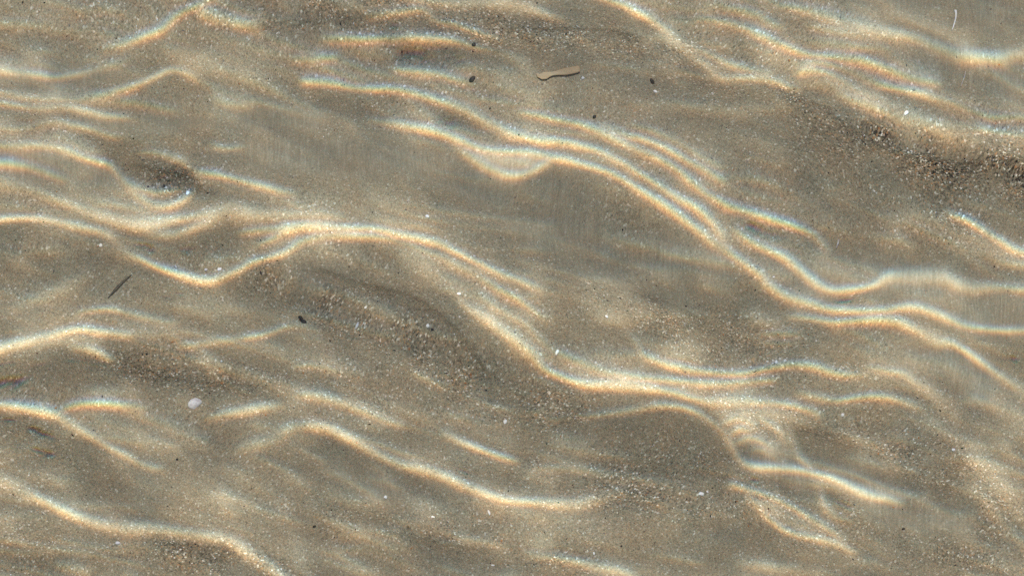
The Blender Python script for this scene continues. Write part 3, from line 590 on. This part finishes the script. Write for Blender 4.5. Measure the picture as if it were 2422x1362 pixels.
# black scrap of two joined lobes
x, y, z = put(715, 756)
bm = pebble_bm(6.5*P, 7.5*P, 3*P, 4, .4, None, (-3*P, 6*P)); pebble_bm(9*P, 7*P, 3*P, 9, .45, bm, (3*P, -4*P)); pebble_bm(5*P, 6*P, 3*P, 12, .4, bm, (0, 1*P))
pebble_bm(3*P, 2.5*P, 2*P, 13, .5, bm, (-5*P, -3*P)); pebble_bm(2.5*P, 3*P, 2*P, 14, .5, bm, (7*P, 0))
o = finish('weed_scrap', bm, M_BLACK, (x, y, z+.0007), 0)
tag(o, 'black two-lobed scrap of weed, the blackest spot on the bed', 'seaweed')
SHELLS = [ # u, v, w, h, angle, tail, material, label
 (463, 952, 28, 29, 25, .35, M_LILAC, 'largest pale lilac-white shell flake, on brown sand at lower left'),
 (1195, 996, 15, 12, -35, .3, M_WHITE, 'small white shell chip below the middle of the long bright band'),
 (1660, 1168, 17, 11, 15, .4, M_WHITE, 'cream shell chip beside a smaller one, left of the lens-shaped light'),
 (1674, 1163, 9, 7, 30, 0, M_WHITE, 'tiny cream chip close to the right of a larger cream chip'),
 (521, 637, 13, 12, 0, 0, M_WHITE, 'round white chip just above the bottom of the big bright loop'),
 (489, 638, 9, 9, 0, 0, M_LILAC, 'smaller pale chip left of the round white one in the bright loop'),
 (1086, 695, 8, 12, 80, 0, M_WHITE, 'brilliant white chip standing alone on the smooth pale slope'),
 (1434, 748, 10, 8, 40, 0, M_WHITE, 'bright white chip on dark sand right of the bed centre'),
 (1317, 832, 13, 8, -40, .2, M_WHITE, 'oblong white chip where the fine bright lines close up'),
 (240, 580, 11, 11, 0, 0, M_WHITE, 'pale round chip under the long bright line at the left'),
 (446, 457, 13, 14, 20, 0, M_WHITE, 'blocky white chip at the right tip of the bright crescent'),
 (1378, 188, 12, 9, 10, 0, M_LILAC, 'bluish-white chip just below the right end of the reed'),
 (1548, 220, 14, 9, 45, 0, M_WHITE, 'dull white chip just under a black grain'),
 (1992, 980, 9, 9, 0, 0, M_WHITE, 'bright chip on brown sand below a thin wavy light line'),
 (2258, 1064, 12, 12, 0, 0, M_LILAC, 'round grey-white pebble chip at the lower right'),
 (865, 727, 10, 8, 0, 0, M_WHITE, 'white chip among coarse rusty grains at the centre left'),
 (1012, 770, 10, 8, 30, 0, M_WHITE, 'small white chip on coarse dark sand below the smooth slope'),
 (845, 770, 9, 17, 10, 0, M_LILAC, 'upright pale chip right of the black weed scrap'),
 (1157, 1212, 7, 17, -25, .2, M_WHITE, 'slender curved shell splinter below the longest lower bright line'),
 (1024, 1222, 12, 7, 10, .2, M_WHITE, 'flat oval chip on the pale sand of the lower middle'),
 (912, 1175, 11, 10, 20, .3, M_WHITE, 'angular white chip in the lower middle of the bed'),
 (277, 1284, 16, 10, 10, 0, M_LILAC, 'grey-green flat chip under the lowest left bright band'),
 (1165, 1337, 12, 8, 0, 0, M_WHITE, 'bluish white chip near the bottom edge of the picture'),
 (1405, 1308, 7, 8, 0, 0, M_WHITE, 'glaring tiny chip near the bottom right of centre'),
 (1012, 512, 13, 8, 25, .3, M_WHITE, 'whitish chip above the crest of the broad middle band'),
 (2137, 270, 12, 9, 0, 0, M_WHITE, 'peach-white chip in the pale swath at upper right'),
]
for k, (u, v, w, h, a, tl, mt, lb) in enumerate(SHELLS):
    x, y, z = put(u, v); f_ = .85 if k == 0 else .74
    o = finish('shell_chip', shell_flake_bm(w*P*f_, h*P*f_, .0004, k+1, .16, tl), mt, (x, y, z+.0002), math.radians(-a))
    tag(o, lb, 'shell', 'white shell chips on the sand')
STRETCHED = [ # white grains, their stretching by the water view built into the shape
 ([(5,-30),(5,-20),(3,-8),(0,4),(-3,14),(-7,26)], [6,5,3.4,2.6,2,1], 2254, 52, 'longest bright white grain, stretched as seen through the water, at the top right corner'),
 ([(5,-15),(3,-7),(0,2),(-4,13)], [1.5,2.6,2.6,1.5], 2271, 192, 'short white grain, stretched as seen through the water, below the longest one at upper right'),
 ([(3,-8),(1,0),(-2,8)], [4,4.5,3], 1974, 577, 'short white grain, stretched as seen through the water, over the dip of the brightest right line'),
]
for pts, wds, u, v, lb in STRETCHED:
    x, y, z = put(u, v)
    f = [(a*P, -b*P) for a, b in pts]; big = lb.startswith('longest')
    o = finish('stretched_grain', strip_bm(f, [w*P*(1 if big else .7) for w in wds], .0003, .3), M_WHITE if big else M_LILAC, (x, y, z+.0006), 0)
    tag(o, lb, 'shell sliver', 'white grains stretched as seen through the water')
GRIT = [
 (1121, 110, 7, 7, 'dark grain at the right end of the arched light in the upper middle'),
 (1118, 191, 8, 6, 'dark grain below the right end of the upper arched light'),
 (1541, 196, 6, 10, 'largest black grain, upright, right of the reed'),
 (1405, 279, 6, 5, 'black grain above the parallel bright lines, below the reed'),
 (418, 1086, 4, 4, 'lone dark grain near the lower left, past the end of a slanting light band'),
 (743, 1245, 5, 3, 'dark grain on the brown ridge at the lower left of centre'),
 (2141, 1253, 6, 4, 'dark grain at the lower right beyond the lens-shaped light'),
]
for k, (u, v, rx, ry, lb) in enumerate(GRIT):
    x, y, z = put(u, v)
    o = finish('dark_grain', pebble_bm(rx*P*.85, ry*P*.85, .7*min(rx, ry)*.7*P, 50+k, .3), M_DARK, (x, y, z+.0003), random.Random(k).uniform(-.4, .4))
    tag(o, lb, 'grain', 'dark grains lying singly on the sand')
